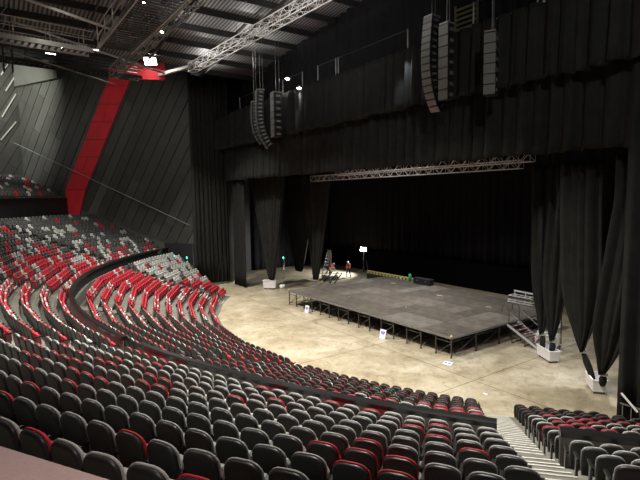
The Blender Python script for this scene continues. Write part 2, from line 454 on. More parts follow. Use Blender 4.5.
# ----------------------------------------------------------------- parapets
def parapet(phs, r, z0, z1, label, name='parapet_wall', wall=None):
    t = empty(name, pol(r, phs[0], z0)); inv = Vector(t.location)
    w = MB(); c = MB(); fp = MB()
    for p, q in zip(phs[:-1], phs[1:]):
        for mb, ra, rb, zt in ((w, r-.06, r+.05, z1-z0-.1), (fp, r+.05, r+.08, z1-z0-.12)):
            A, B = pol(ra, p) - inv, pol(ra, q) - inv; Ax, Bx = pol(rb, p) - inv, pol(rb, q) - inv
            mb.prism([(A.x, A.y), (B.x, B.y), (Bx.x, Bx.y), (Ax.x, Ax.y)], 0, zt)
    # rounded cap swept along
    prof = [(-.15, -.17), (-.15, -.02), (-.10, .03), (.09, .03), (.13, -.01), (.13, -.12)]
    rings = [[pol(r+dr, p) - inv + Vector((0,0,z1+dz+z0*0)) for dr, dz in prof] for p in phs]
    vs = [v for g in rings for v in g]; n = len(prof); fs = []
    for i in range(len(phs)-1):
        for j in range(n): fs.append((i*n+j, (i+1)*n+j, (i+1)*n+(j+1) % n, i*n+(j+1) % n))
    fs.append(tuple(range(n))); fs.append(tuple((len(phs)-1)*n+j for j in range(n))[::-1])
    c.add(vs, fs)
    w.build('wall_panel', M['blackpaint'], t); fp.build('facing_board', wall or M['paraw'], t); c.build('rail_cap', M['cap'], t)
    tag(t, label, 'parapet'); return t
def arc(p, q, n): return [p+(q-p)*i/n for i in range(n+1)]
PR = 35.12
parapet(arc(-141.2, A2-1.05, 30), PR, 2.75, 4.18, 'long black-capped parapet curving round the left bend between the seating tiers')
parapet(arc(A2+1.05, -54.25-1.22, 14), PR, 2.75, 4.18, 'black-capped parapet between tiers, from the gap to the stair aisle')
parapet(arc(-54.25+1.0, -38.5, 8), PR, 2.75, 4.18, 'short black-capped parapet at lower right, right of the stair aisle')
t = parapet(arc(-144.0, -129, 4), 51.1, 7.2, 9.95, 'dark fascia box at far left under the topmost rows', 'fascia_balcony', M['blackpaint'])

# desk in the near lower-left corner
b = MB()
e0 = Vector((-3.35, -.01)); dv = Vector((.70, .42)).normalized(); nv = Vector((dv.y, -dv.x))
P = [e0 - dv*4, e0 + dv*1.62, e0 + dv*1.62 + nv*.9, e0 - dv*4 + nv*.9]
b.prism([tuple(p) for p in P], 8.09, 8.15)
dk = empty('desk', (e0.x, e0.y, 6.8)); dk.location = (0,0,0)
b.build('desktop', M['desk'], dk)
b = MB(); b.prism([tuple(p) for p in (P[0]+nv*.06, P[1]+nv*.06, P[1]+nv*.12, P[0]+nv*.12)], 6.0, 8.09); b.build('front_panel', M['blackpaint'], dk)
tag(dk, 'smooth brownish desk top in the near lower left corner behind the last row', 'desk')

# -------------------------------------------------------------- stage
SX0, SX1, SY0, SY1, SZ = -36.6, -18.2, 22.0, 33.7, 1.3
st = empty('stage', ((SX0+SX1)/2, (SY0+SY1)/2, 0)); so = Vector(st.location)
tag(st, 'large black portable stage platform on braced metal legs, empty deck', 'stage')
nx, ny = 15, 5; dx = (SX1-SX0)/nx; dy = (SY1-SY0)/ny
pm = []
for i in range(4):
    q = MB(); q.box((0,0,-.05), (dx-.012, dy-.012, .10)); pm.append(q.mesh('deck_panel', PANEL[i]))
for i in range(nx):
    for j in range(ny):
        p = child('deck_panel', pm[R.choice([0,0,1,1,2,3,2])], st); p.location = (SX0+dx*(i+.5)-so.x, SY0+dy*(j+.5)-so.y, SZ)
b = MB()
for y in (SY0-.02, SY1+.02): b.box((0, y-so.y, SZ-.07), (SX1-SX0, .05, .13))
for x in (SX0-.02, SX1+.02): b.box((x-so.x, 0, SZ-.07), (.05, SY1-SY0, .13))
b.build('edge_trim', M['steelmid'], st)
q = MB(); q.box((0,0,.60), (.06,.06,1.2)); q.box((0,0,.02), (.12,.12,.04)); lm = q.mesh('leg', M['steel'])
for j, y in enumerate((SY0+.05, SY0+dy, SY0+2*dy, SY0+3*dy, SY0+4*dy, SY1-.05)):
    for i in range(nx+1):
        x = SX0 + dx*i
        l = child('leg', lm, st); l.location = (x-so.x + (.05 if i == 0 else -.05 if i == nx else 0), y-so.y, 0)
def brace(p, q):
    m = MB(); m.tube([p, q], .022, 6); return m.build('brace', M['steel'], st)
for i in range(0, nx, 2):
    xa, xb = SX0+dx*i-so.x+.03, SX0+dx*(i+1)-so.x-.03; y = SY0-so.y+.05
    brace((xa, y, .95), (xb, y, .95)); brace((xa, y, .10), (xb, y, .90)); brace((xa, y, .12), (xa+.02, y+dy, .12))
    brace((xb, y, .12), (xb, y+dy, 1.0))
for j in range(ny):
    ya, yb = SY0+dy*j-so.y, SY0+dy*(j+1)-so.y
    brace((SX1-so.x-.05, ya+.05, 1.0), (SX1-so.x-.05, yb-.05, 1.0)); brace((SX1-so.x-.05, ya+.05, .1), (SX1-so.x-.05, yb-.05, .95))
    brace((SX0-so.x+.05, ya+.05, .1), (SX0-so.x+.05, yb-.05, .95))
# black skirt hung inside, behind the front legs
b = MB()
N = 120
pts = [(SX0+2.2+(SX1-SX0-2.4)*i/N-so.x, SY0+dy*1.02-so.y+.05*math.sin(i*1.1)) for i in range(N+1)]
vs = [(x, y, z) for x, y in pts for z in (.42, 1.16)]
b.add(vs, [(2*i, 2*i+2, 2*i+3, 2*i+1) for i in range(N)], 0, True)
sk = b.build('skirt', M['cloth2'], st); sk.modifiers.new('s', 'SOLIDIFY').thickness = .015
# tape marks on the deck and glow marker on the corner
for i, (x, y, w, h) in enumerate(((-26.6, 30.6, .7, .10), (-33.2, 31.6, .7, .12), (-21.6, 30.2, .5, .08), (-25.3, 25.4, .12, .1), (-31.0, 24.5, .1, .1))):
    b = MB(); b.box((x-so.x, y-so.y, SZ+.004), (w, h, .006)); b.box((x-so.x, y-so.y, SZ+.004), (h, w*.5, .006))
    b.build('tape_mark', M['nosing'], st)
for x in (SX1-.03, SX0+.03):
    b = MB(); b.sphere((x-so.x, SY0+.02-so.y, SZ+.06), .055); b.box((x-so.x, SY0+.02-so.y, SZ+.015), (.12,.12,.03)); b.build('corner_marker', M['yellow'], st)
# hazard striped cable ramp behind the stage's back left corner
hz = empty('hazard_strip', (-35.5, SY1+.25, 0)); tag(hz, 'yellow and black striped low edge strip behind the back left of the stage', 'hazard strip')
b = MB(); b.box((0,0,.62), (8.4,.12,1.24)); b.build('board', M['steel'], hz)
for i in range(17):
    b = MB(); x = -4.1+i*.5
    b.add([(x, -.14, 1.26), (x+.26, -.14, 1.26), (x+.34, .14, 1.26), (x+.08, .14, 1.26), (x, -.14, 1.56), (x+.26, -.14, 1.56), (x+.34, .14, 1.56), (x+.08, .14, 1.56)],
          [(3,2,1,0), (4,5,6,7), (0,1,5,4), (1,2,6,5), (2,3,7,6), (3,0,4,7)]); b.build('stripe', M['yellow'], hz)
b = MB(); b.box((0,0,1.38), (8.4,.24,.24)); b.build('kerb', M['steelmid'], hz)

# -------------------------------------------------------------- curtains
def curtain(name, label, P0, P1, z0, z1, amp=.12, wl=.55, m='cloth', seed=1, taper=None, group=None, hem=0.05, cat='curtain', rz=8, tie=None, flare=0):
    """pleated cloth from P0 to P1; taper(t)-> half-width factor for tied drapes"""
    rn = random.Random(seed); P0 = Vector((*P0, 0)); P1 = Vector((*P1, 0)); L = (P1-P0).length
    u = (P1-P0).normalized(); n = Vector((-u.y, u.x, 0))
    N = max(24, int(L/wl*9)); b = MB()
    ph = [0]; 
    for i in range(N): ph.append(ph[-1] + (L/N)/wl*2*PI*rn.uniform(.45, 1.55))
    am = [rn.uniform(.35, 1.3) for _ in range(N+1)]
    am = [(am[max(0,i-2)]+am[i]+am[min(N,i+2)])/3 for i in range(N+1)]
    rows_ = []
    for r in range(rz+1):
        tz = r/rz; z = z0 + (z1-z0)*tz; row = []
        for i in range(N+1):
            s = i/N*L
            if taper: sc_, cx = taper(tz); s = L*cx + (s - L/2)*sc_
            else: sc_ = 1
            off = -amp*am[i]*(1.9*abs(math.sin(ph[i]/2)) + .35*math.sin(ph[i]*.37+seed))*(.7+.3*(1-tz))
            if taper: off = off*max(.55, sc_) ; off += flare*0
            zz = z
            if r == 0: zz += hem*math.sin(ph[i]*.21+seed) + hem*.6*math.sin(i*.9)
            p = P0 + u*s + n*off; row.append((p.x, p.y, zz))
        rows_.append(row)
    vs = [v for r_ in rows_ for v in r_]; fs = []
    W = N+1
    for r in range(rz):
        for i in range(N): fs.append((r*W+i, r*W+i+1, (r+1)*W+i+1, (r+1)*W+i))
    b.add(vs, fs, 0, True)
    if tie is None and cat is None:
        return b
    o = b.build(name, M[m]); sol = o.modifiers.new('thickness', 'SOLIDIFY'); sol.thickness = .03
    if cat: tag(o, label, cat, group)
    return o
curtain('stage_curtain', 'upper black pleated valance hanging from the gallery rail across the stage opening', (-50.2,21.6), (-2,21.6), 14.85, 18.35, .34, .80, seed=2, hem=.04)
curtain('stage_curtain', 'lower black valance directly over the stage opening, above the trusses', (-50.0,22.35), (-2,22.35), 11.5, 15.6, .32, .85, seed=3, hem=.04)
curtain('stage_curtain', 'narrow black leg curtain at the left edge of the stage opening', (-49.2,22.6), (-46.3,22.6), .05, 12.2, .08, .35, seed=4, hem=0)
curtain('stage_curtain', 'tall black corner curtain beside the clad wall at left', (-49.75,18.2), (-50.4,22.3), .3, 22.5, .16, .5, seed=5, hem=0)
curtain('stage_curtain', 'tall black curtain filling the right edge, reaching the floor', (-9.2,22.1), (-1.0,22.1), .03, 15.0, .34, .75, seed=6, hem=0)
curtain('stage_curtain', 'black backdrop curtain along the rear of the stage', (-56,41.2), (-14,41.2), 2.6, 16, .30, .9, 'cloth2', seed=8, hem=0)
curtain('gallery_curtain', 'black curtain behind the gallery rail above the stage, up to the roof', (-49.3,24.2), (-1,24.2), 17.8, 27, .15, .9, 'cloth2', seed=9, hem=0)
curtain('stage_curtain', 'far left dark curtain in the wings behind the tied drapes', (-57,29), (-57,41.2), .05, 13, .12, .8, 'cloth2', seed=10, hem=0)

def tied_drape(label, P0, P1, ztie, ztop, cxt=.5, tail=None, seed=1, wt=.10, exit_=.35, lin=False):
    t = empty('tied_drape', ((P0[0]+P1[0])/2, (P0[1]+P1[1])/2, ztie))
    off = Vector(t.location)
    def tp(tz):
        # tz 0 = tie ; quickly widens then full
        e = min(1, tz/exit_); w = wt + (1-wt)*(math.sin(e*PI/2)**.9 if not lin else e**.8)
        return w, cxt + (.5-cxt)*min(1, tz/.8)
    o = curtain('drape', '', P0, P1, ztie, ztop, .30, .46, seed=seed, taper=tp, hem=0, cat=None, tie=1, rz=26)
    o.parent = t; o.location = -off
    L = math.dist(P0, P1); u = (Vector(P1)-Vector(P0))/L; c = Vector(P0) + u*L*cxt
    b = MB(); b.tube([(c.x-off.x, c.y-off.y, -.07), (c.x-off.x, c.y-off.y, .07)], .17, 10); b.build('tie_band', M['alu2'], t)
    if tail:
        b = MB(); p0 = Vector((c.x, c.y, ztie-.05)) - off; p1 = Vector(tail) - off
        b.tube([p0, p0.lerp(p1, .35), p0.lerp(p1, .8), p1], [.09, .17, .15, .11], 10); b.build('tail', M['cloth'], t)
    tag(t, label, 'drape', 'tied black drapes'); return t
tied_drape('black drape beside the left opening edge, tied down into a white bin', (-48.0,24.6), (-41.0,24.6), 1.0, 11.9, .55, (-44.35,24.4,.6), 21, .10, .95, True)
tied_drape('second black drape from the left, gathered just above the floor', (-49.6,29.6), (-43.2,29.6), 1.1, 12.0, .46, None, 22, .18, .85, True)
tied_drape('third black drape from the left, tied off beside the bright work area', (-43.6,28.2), (-38.2,28.2), 1.0, 12.0, .47, None, 23, .08, .92, True)
tied_drape('black drape hanging right of the stage steps, tied above the far end of the bin', (-16.1,26.6), (-14.75,26.6), 1.35, 11.2, .62, (-15.2,26.5,.5), 24, .10, .42)
tied_drape('narrow black drape tied above the near end of the bin by the steps', (-14.85,26.1), (-13.3,26.1), 1.25, 11.2, .32, (-14.4,26.05,.5), 25, .10, .42)
tied_drape('wide black drape tied with a pale band above the nearest white bin', (-12.95,23.9), (-10.85,23.9), 1.8, 11.2, .64, (-11.1,23.95,.5), 26, .05, .42)
tied_drape('black drape beside the right edge curtain, pulled into the nearest white bin', (-10.15,23.3), (-8.5,23.3), 1.15, 11.3, -.12, (-10.5,23.55,.5), 27, .12, .3)

# ---- white wheeled bins
def bin_(label, c, L, W, Hh, rz):
    t = empty('wheeled_bin', (*c, 0), rz); tag(t, label, 'bin', 'white drape bins')
    b = MB()
    z0 = .12
    o4 = [(-L/2,-W/2), (L/2,-W/2), (L/2,W/2), (-L/2,W/2)]
    def ring(s, z, gx=0): return [(x*s+ (gx if x > 0 else -gx), y*s + (gx if y > 0 else -gx), z) for x, y in o4]
    rs = [ring(.90, z0), ring(1, Hh-.05), ring(1, Hh-.05, .03), ring(1, Hh, .03), ring(1, Hh, -.04), ring(.86, z0+.05)]
    vs = [v for r_ in rs for v in r_]; fs = [(3,2,1,0)]
    for i in range(5):
        for j in range(4): fs.append((i*4+j, i*4+(j+1) % 4, (i+1)*4+(j+1) % 4, (i+1)*4+j))
    fs.append((20,21,22,23)); b.add(vs, fs); b.build('tub', M['white'], t)
    for x in (-L*.36, L*.36):
        for y in (-W*.34, W*.34):
            w = MB(); w.tube([(x, y-.02, .055), (x, y+.02, .055)], .055, 10); w.box((x, y, .10), (.06,.06,.05)); w.build('caster', M['steel'], t)
bin_('white wheeled bin right of the stage steps, two drapes tied into it', (-14.75,26.32), 1.45, .62, .72, math.atan2(-.71, 1.2))
bin_('nearest white wheeled bin at lower right, beside the right edge curtain', (-10.98,23.98), 1.25, .62, .72, math.atan2(-.87, .75))
bin_('farthest white wheeled bin, left of the stage below a tied drape', (-44.2,24.25), 1.3, .62, .95, rad(50))
b = MB(); b.tube([(-43.4,25.3,0), (-43.4,25.3,.45)], [.22,.27], 12); tag(b.build('bucket', M['white']), 'small white bucket on the floor between the left bin and the stage corner', 'bucket')

# ------------------------------------------------------------ box trusses
def truss(label, A, B, side, up=(0,0,1), r=.03, bay=.8, m='alu', hangers=()):
    A = Vector(A); B = Vector(B); L = (B-A).length; d = (B-A)/L; n = d.cross(Vector(up)).normalized(); v = n.cross(d)
    t = empty('lighting_truss', A); b = MB(); w = MB()
    cor = [n*i*side/2 + v*j*side/2 for i, j in ((-1,-1),(1,-1),(1,1),(-1,1))]
    for c in cor: b.tube([c, c + d*L], r, 6)
    k = int(L/bay)
    for f_ in range(4):
        c0, c1 = cor[f_], cor[(f_+1) % 4]
        for i in range(k):
            s0, s1 = L*i/k, L*(i+1)/k
            a_, b_ = (c0, c1) if i % 2 == 0 else (c1, c0)
            w.tube([a_ + d*s0, b_ + d*s1], r*.6, 4)
            if i % 3 == 0: w.tube([c0 + d*s0, c1 + d*s0], r*.6, 4)
        w.tube([c0 + d*L, c1 + d*L], r*.6, 4)
    b.build('chords', M[m], t); w.build('lacing', M[m], t)
    for s in hangers:
        h = MB(); h.tube([d*s + v*side/2, d*s + v*side/2 + Vector((0,0,hangers_h(A, s)))], .012, 4); h.build('hanging_cable', M['steel'], t)
    tag(t, label, 'truss', 'aluminium box trusses'); return t
def hangers_h(A, s): return 3.2 if A.z > 20 else 9.5
truss('bright silver box truss hanging high above the near floor under the roof', (-41.2,15.5,20.85), (-18.5,16.9,21.15), .66, r=.038, bay=.62, hangers=(1.2, 8, 15))
truss('nearer silver truss under the lower valance, ending farther right', (-32.4,24.5,11.6), (-14.9,24.5,11.6), .50, r=.026, bay=.5, m='alu2', hangers=(1, 9, 16))
truss('farther silver truss under the lower valance, starting farther left', (-39.2,26.6,11.38), (-16.9,26.6,11.38), .50, r=.026, bay=.5, m='alu2', hangers=(1, 11, 21))

# ------------------------------------------------- gallery behind the valance
gl = empty('gallery_walkway', (-25, 22.9, 18.2)); tag(gl, 'dark gallery walkway with metal guard rail above the stage valances', 'walkway')
b = MB(); b.box((0,0,0), (48,1.8,.12)); b.build('deck', M['steel'], gl)
b = MB()
b.tube([(-24,-1.1,.22), (24,-1.1,.22)], .035, 6); b.build('bottom_rail', M['steellight'], gl)
for x0, x1 in ((-45,-41.6), (-36.5,-33.4), (-31.2,-28.9), (-28.6,-21.6), (-16.8,-13.2), (-12.9,-9.4)):
    for x in (x0, x1):
        b = MB(); b.tube([(x+25, -1.1, .1), (x+25, -1.1, 1.5)], .045, 6); b.build('post', M['steellight'], gl)
    b = MB(); b.tube([(x0+25, -1.1, 1.45), (x1+25, -1.1, 1.45)], .022, 6); b.build('top_rail', M['steel'], gl)

def lampfix(label, loc, size=.28, glow='glow', drop=.6, name='floodlight', tilt=(0,-.5,-1)):
    t = empty(name, loc); d = Vector(tilt).normalized(); q = d.to_track_quat('-Z', 'Y').to_matrix()
    b = MB(); b.box((0,0,size*.28), (size*1.3, size, size*.5), M=None)
    b.v = [tuple(q @ Vector(v)) for v in b.v]; b.build('housing', M['steel'], t)
    b = MB(); b.box((0,0,-.005), (size*1.1, size*.8, .03)); b.v = [tuple(q @ Vector(v)) for v in b.v]; b.build('lens', M[glow], t)
    if drop:
        b = MB(); b.tube([(0,0,size*.3), (0,0,drop)], .02, 6); b.build('bracket', M['steel'], t)
    tag(t, label, 'lamp', 'work lamps'); return t
lampfix('upper left floodlight on a post behind the upper valance', (-35.14,21.45,19.45), .30, drop=0)
b = MB(); 
lampfix('floodlight over the upper valance washing its pleats', (-32.9,21.2,18.2), .34, drop=0)
lampfix('bright floodlight on the red bracket under the roof near the wall top', (-45.0,13.1,21.95), .9, drop=.8, tilt=(.55,-.3,-.75))
lampfix('small round house lamp on the catwalk at top left edge of the roof', (-36.1,4.83,19.6), .18, drop=3.4)
lampfix('small house lamp at the top of the picture over the catwalk', (-26.71,7.64,19.9), .26, drop=4.1)
lampfix('small house lamp beside the bright roof sheets', (-30.97,9.81,20), .22, 'glowsoft', drop=3.5)

# ---------------------------------------------------------------- speakers
def line_array(label, x, y, ztop, n, w, h, dp, curve, rot=0):
    t = empty('line_array_speaker', (x, y, ztop), rot)
    tag(t, label, 'speaker', 'hanging line array speakers')
    b = MB(); b.box((0,0,.06), (w*.9, dp*1.1, .08)); b.tube([(0,0,.1), (0,0,4.7)], .02, 5); b.tube([(0,dp*.4,.1), (0,dp*.4,4.7)], .014, 5); b.build('rigging', M['steelmid'], t)
    p = Vector((0, 0, 0)); ang = 0
    for i in range(n):
        ang = curve(i/max(1, n-1))
        d = Vector((0, math.sin(ang), -math.cos(ang)))
        e = p + d*h
        c = MB(); m = (p+e)/2; Mx = Matrix.Translation(m) @ Matrix.Rotation(ang, 4, 'X')
        # trapezoid cabinet: full-height front (-y), narrower back
        x_ = w/2; f_ = -dp/2; bk = dp/2; hf = h/2*.97; hb = h/2*.78
        vs = [(-x_,f_,-hf),(x_,f_,-hf),(x_,f_,hf),(-x_,f_,hf),(-x_*.9,bk,-hb),(x_*.9,bk,-hb),(x_*.9,bk,hb),(-x_*.9,bk,hb)]
        c.add([Mx @ Vector(v) for v in vs], [(0,1,2,3),(5,4,7,6),(4,0,3,7),(1,5,6,2),(3,2,6,7),(4,5,1,0)])
        cab = c.build('cabinet', M['spkdark'], t)
        g = MB(); g.box((0, f_-.012, 0), (w*.96, .03, h*.90)); g.v = [tuple(Mx @ Vector(v)) for v in g.v]; g.build('grille', M['spk'], cab)
        for sx in (-1, 1):
            g = MB(); g.box((sx*(w/2+.005), .02, 0), (.02, dp*.5, h*.30)); g.v = [tuple(Mx @ Vector(v)) for v in g.v]; g.build('side_latch', M['steelmid'], cab)
        p = e
    return t
J = lambda k0, k1: (lambda t: (k0 + k1*t**2.2))
line_array('large curved hanging line array, leftmost of the right-hand speaker group', -18.05, 20, 18.9, 14, .62, .345, .60, J(-.12,.75))
line_array('straight hanging speaker column just right of the large curved array', -17.05, 20.0, 18.25, 7, .62, .54, .50, J(0,0))
line_array('dark straight hanging speaker column farthest right', -14.5, 20.2, 17.1, 6, .55, .47, .95, J(0,0), rad(25))
line_array('small curved line array farthest left of the left speaker group', -38.45, 20, 17.9, 12, .62, .30, .5, J(-.05,.75), rad(-20))
line_array('large curved line array in the middle of the left speaker group', -37.3, 20, 18.7, 15, .85, .325, .6, J(-.08,.75), rad(-20))
line_array('straight perforated speaker column right of the left arrays', -34.6, 20, 18.0, 7, .85, .50, .7, J(0,0), rad(-10))

# ------------------------------------------------------------ left clad wall
WPH = -147.0; wd = Vector((math.cos(rad(WPH)), math.sin(rad(WPH)), 0)); C0 = Vector((-26.5, 35.8, 0)); wn = Vector((-wd.y, wd.x, 0))
if wn.dot(Vector((0,0,0)) - (C0+wd*40)) < 0: wn = -wn
def WP(r, z, off=0): return C0 + wd*r + wn*off + Vector((0,0,z))
def wallpanel(b, quad, off, thick, frame, mi):
    vs = [frame(p[0], p[1], off) for p in quad] + [frame(p[0], p[1], off-thick) for p in quad]; n = len(quad)
    b.add(vs, [tuple(range(n)), tuple(range(n, 2*n))[::-1]] + [(i, n+i, n+(i+1) % n, (i+1) % n) for i in range(n)], mi)
def clip(poly, fn):
    out = []
    for i in range(len(poly)):
        p, q = poly[i], poly[(i+1) % len(poly)]; a_, b_ = fn(p), fn(q)
        if a_ >= 0: out.append(p)
        if (a_ >= 0) != (b_ >= 0):
            t = a_/(a_-b_); out.append((p[0]+(q[0]-p[0])*t, p[1]+(q[1]-p[1])*t))
    return out
def cladding(name, frame, rmin, rmax, zmax, base, seed, dirx=.53, stripe=None):
    rn = random.Random(seed); b = MB()
    # backing
    wallpanel(b, [(rmin, base(rmin)-3), (rmax, base(rmax)-3), (rmax, zmax), (rmin, zmax)], -.02, .2, frame, 4)
    s = Vector((dirx, -.82)).normalized()           # plank run (down and outward)
    t = Vector((s.y, -s.x))*-1                       # across planks
    W = 1.3
    rng = 60
    red = []
    for i in range(-rng, rng):
        o = rn.uniform(0, 4)
        pos = -60 + o
        while pos < 60:
            ln = rn.uniform(4.5, 11)
            q = []
            for aa, bb in ((pos, i*W), (pos+ln-.04, i*W), (pos+ln-.04, i*W+W-.09), (pos, i*W+W-.09)):
                q.append((45 + s.x*aa + t.x*bb, 15 + s.y*aa + t.y*bb))
            pos += ln
            q = clip(q, lambda p: p[0]-rmin)
            if q: q = clip(q, lambda p: rmax-p[0])
            if q: q = clip(q, lambda p: zmax-p[1])
            if not q or len(q) < 3: continue
            low = min(p[1] - base(p[0]) for p in q)
            if low < -1.6: 
                q = clip(q, lambda p: p[1]-base(p[0])+ .0)
                if not q or len(q) < 3: continue
            if low < 0: q = clip(q, lambda p: p[1]-base(p[0])+.5)
            if not q or len(q) < 3: continue
            if stripe: 
                qa = clip(q, lambda p: stripe(p)-0)   # left of stripe
                pass
            off = rn.choice([0, 0, 0, .01, .03])
            mi = rn.choices([0,1,2,3], [.40,.37,.20,.03])[0]
            wallpanel(b, q, .06+off, .07+off, frame, mi)
    return struct(b.build(name, CL+[M['rail']]))
base = lambda r: 4.4 + (r-34)*.30
cladding('wall_left', WP, 30.4, 57.3, 27.2, base, 3)
# red stripe: its own cladding band on the wall
b = MB()
seg = 5
TL, TR, BL, BR = (40.9,25.0), (37.7,24.6), (49.75,10.9), (46.35,10.9)
for i in range(7):
    t0, t1 = i/7, (i+1)/7-.004
    L0 = tuple(TL[k]+(BL[k]-TL[k])*t0 for k in (0,1)); L1 = tuple(TL[k]+(BL[k]-TL[k])*t1 for k in (0,1))
    R0_ = tuple(TR[k]+(BR[k]-TR[k])*t0 for k in (0,1)); R1 = tuple(TR[k]+(BR[k]-TR[k])*t1 for k in (0,1))
    m0 = tuple((L0[k]+R0_[k])/2 for k in (0,1)); m1 = tuple((L1[k]+R1[k])/2 for k in (0,1))
    wallpanel(b, [L0, m0, m1, L1], .20+.02*(i % 2), .2, WP, 0); wallpanel(b, [m0, R0_, R1, m1], .215-.02*(i % 3), .2, WP, 0)
wallpanel(b, [(49.75,10.9), (46.35,10.9), (47.6,7.7), (49.4,7.9)], .21, .2, WP, 0)
tag(b.build('red_wall_stripe', M['wallred']), 'broad slanted red cladding stripe running down the dark left wall', 'wall stripe')
# grey skirt and dark base under the cladding
b = MB(); wallpanel(b, [(33.5, 3.0), (58, 10.2), (58, 12.6), (33.5, 4.6)], .03, .1, WP, 0); struct(b.build('trim_1', M['bandgrey']))
b = MB(); wallpanel(b, [(30.6, 0), (34.5, 1), (34.5, 4.6), (30.6, 4.6)], .30, .2, WP, 0); struct(b.build('trim_2', M['blackpaint']))
# folded continuation of the wall (far left)
K = WP(57.3, 0); fd = Vector((.47, -.88, 0)).normalized(); fn = Vector((-fd.y, fd.x, 0))
if fn.dot(-K) < 0: fn = -fn
def WF(r, z, off=0): return K + fd*r + fn*off + Vector((0,0,z))
cladding('wall_back', WF, .0, 22, 27.2, lambda r: 12.0, 5, dirx=.53)
for i, (ra, za, rb, zb) in enumerate(((2.11,25.43,1.15,26.94),(1.67,23.55,.16,25.97),(2.36,20.22,.4,23.41),(2.68,17.34,.65,19.83))):
    b = MB(); b.bar(WF(ra, za, .2), WF(rb, zb, .2), .05, .15)
    struct(b.build('trim_%d' % (3+i), M['seam']))  # pale bars stand in for seam edges caught by light
# ledge box at the top of the fold
b = MB(); wallpanel(b, [(49.5, 24.6), (57.2, 24.3), (57.2, 27.0), (49.5, 26.4)], .55, .5, WP, 0); struct(b.build('trim_9', CL[3]))
# thin handrail cable
b = MB(); b.tube([WP(62, 18.95, 1.0), WP(30.3, 6.7, 1.0)], .035, 6); tag(b.build('wall_cable', M['steellight']), 'thin pale cable slanting down across the clad left wall', 'cable')

# ---------------------------------------------------------------- roof
def roofz(x, y=0): return 22.3 + .105*(x+43)
def roofslab(x0, x1, z0, z1, name, m):
    b = MB(); b.add([(x0,-14,z0), (x1,-14,z1), (x1,24.9,z1), (x0,24.9,z0), (x0,-14,z0+.12), (x1,-14,z1+.12), (x1,24.9,z1+.12), (x0,24.9,z0+.12)],
      [(0,1,2,3), (7,6,5,4), (0,4,5,1), (1,5,6,2), (2,6,7,3), (3,7,4,0)]); struct(b.build(name, m))
roofslab(-47, -24, roofz(-47)+.4, roofz(-24)+.4, 'ceiling', M['roof'])
roofslab(-24, 10, roofz(-24)+.4, 21.5, 'ceiling', M['roof'])
roofslab(-82, -47.2, 27.6, 27.6, 'ceiling', M['blackpaint'])
b = MB(); b.box((-47.1, 5.4, 25.0), (.2, 38.9, 5.4)); struct(b.build('wall_bulkhead', M['blackpaint']))
for i in range(9):
    x = -46.4 + i*2.9
    b = MB(); z = roofz(x)+.16; b.box((x, 5.4, z), (.14, 38.8, .46)); tag(b.build('roof_beam', M['steel']), 'long dark steel roof beam under the ribbed roof sheets', 'beam', 'roof beams')
for i in range(5):
    y = -4 + i*5.6
    b = MB(); b.bar((-46.9, y, roofz(-46.9)-.2), (-24, y, roofz(-24)-.2), .12, .22); tag(b.build('roof_purlin', M['steel']), 'dark cross beam of the roof above the catwalks', 'beam', 'roof cross beams')

# ---------------------------------------------------------------- catwalks
def catwalk(label, A, B, w, z, rail_h=1.1, m='steelmid', mids=1, side_truss=False):
    A = Vector((*A, z)); B = Vector((*B, z)); L = (B-A).length; d = (B-A)/L; n = d.cross(Vector((0,0,1)))
    t = empty('catwalk', A); tag(t, label, 'catwalk', 'roof catwalks')
    b = MB(); k = int(L/.34)
    for i in range(k):
        s = L*(i+.5)/k; b.bar(d*s - n*w/2, d*s + n*w/2, .13, .04)
    b.build('grating', M['steel'], t)
    for sx in (-1, 1):
        b = MB(); b.bar(n*sx*w/2, n*sx*w/2 + d*L, .07, .26); b.build('edge_beam', M[m], t)
        b = MB()
        for h in ([rail_h, rail_h*.55] if mids else [rail_h]): b.tube([n*sx*w/2 + Vector((0,0,h)), n*sx*w/2 + d*L + Vector((0,0,h))], .03, 6)
        b.build('hand_rail', M[m], t)
        for i in range(int(L/1.8)+1):
            s = min(L, i*1.8); b = MB(); b.tube([n*sx*w/2 + d*s, n*sx*w/2 + d*s + Vector((0,0,rail_h))], .028, 6); b.build('post', M[m], t)
        if side_truss:
            b = MB(); kk = int(L/1.5)
            for i in range(kk):
                b.tube([n*sx*w/2 + d*(L*i/kk) + Vector((0,0,0 if i % 2 else rail_h)), n*sx*w/2 + d*(L*(i+1)/kk) + Vector((0,0,rail_h if i % 2 else 0))], .03, 5)
            b.build('lacing', M[m], t)
    return t
catwalk('long catwalk with gratings crossing diagonally toward the top of the picture', (-29.3,6.6), (-16,6.7), 1.75, 18, m='steellight')
catwalk('catwalk crossing the top left corner with pale handrails', (-32.0,-3.5), (-32.8,6.0), 1.1, 18.6, m='steellight')
catwalk('far dark catwalk behind the nearer ones at upper left', (-43.5,-2), (-44.5,12), 1.1, 20.2, m='steel')
truss('grey lattice girder beside the long catwalk, under the roof', (-36,7.9,18.3), (-17,8.1,18.3), .55, r=.045, bay=.75, m='steelmid')
def pipe(label, A, B, r, m='steellight'):
    b = MB(); b.tube([A, B], r, 8); tag(b.build('steel_pipe', M[m]), label, 'pipe', 'roof pipes')
pipe('bright long pipe under the near catwalk at upper left', (-29.6,2.2,20), (-33.4,9.6,20.0), .085, 'alu2')
pipe('thin pipe slanting from the left edge toward the long catwalk', (-35.4,2.1,20.5), (-42.8,13.6,20.5), .075, 'alu2')
pipe('lowest thin pipe slanting across the roof at far left', (-39.95,1.59,20), (-47,10.6,20), .06, 'steelmid')
b = MB()
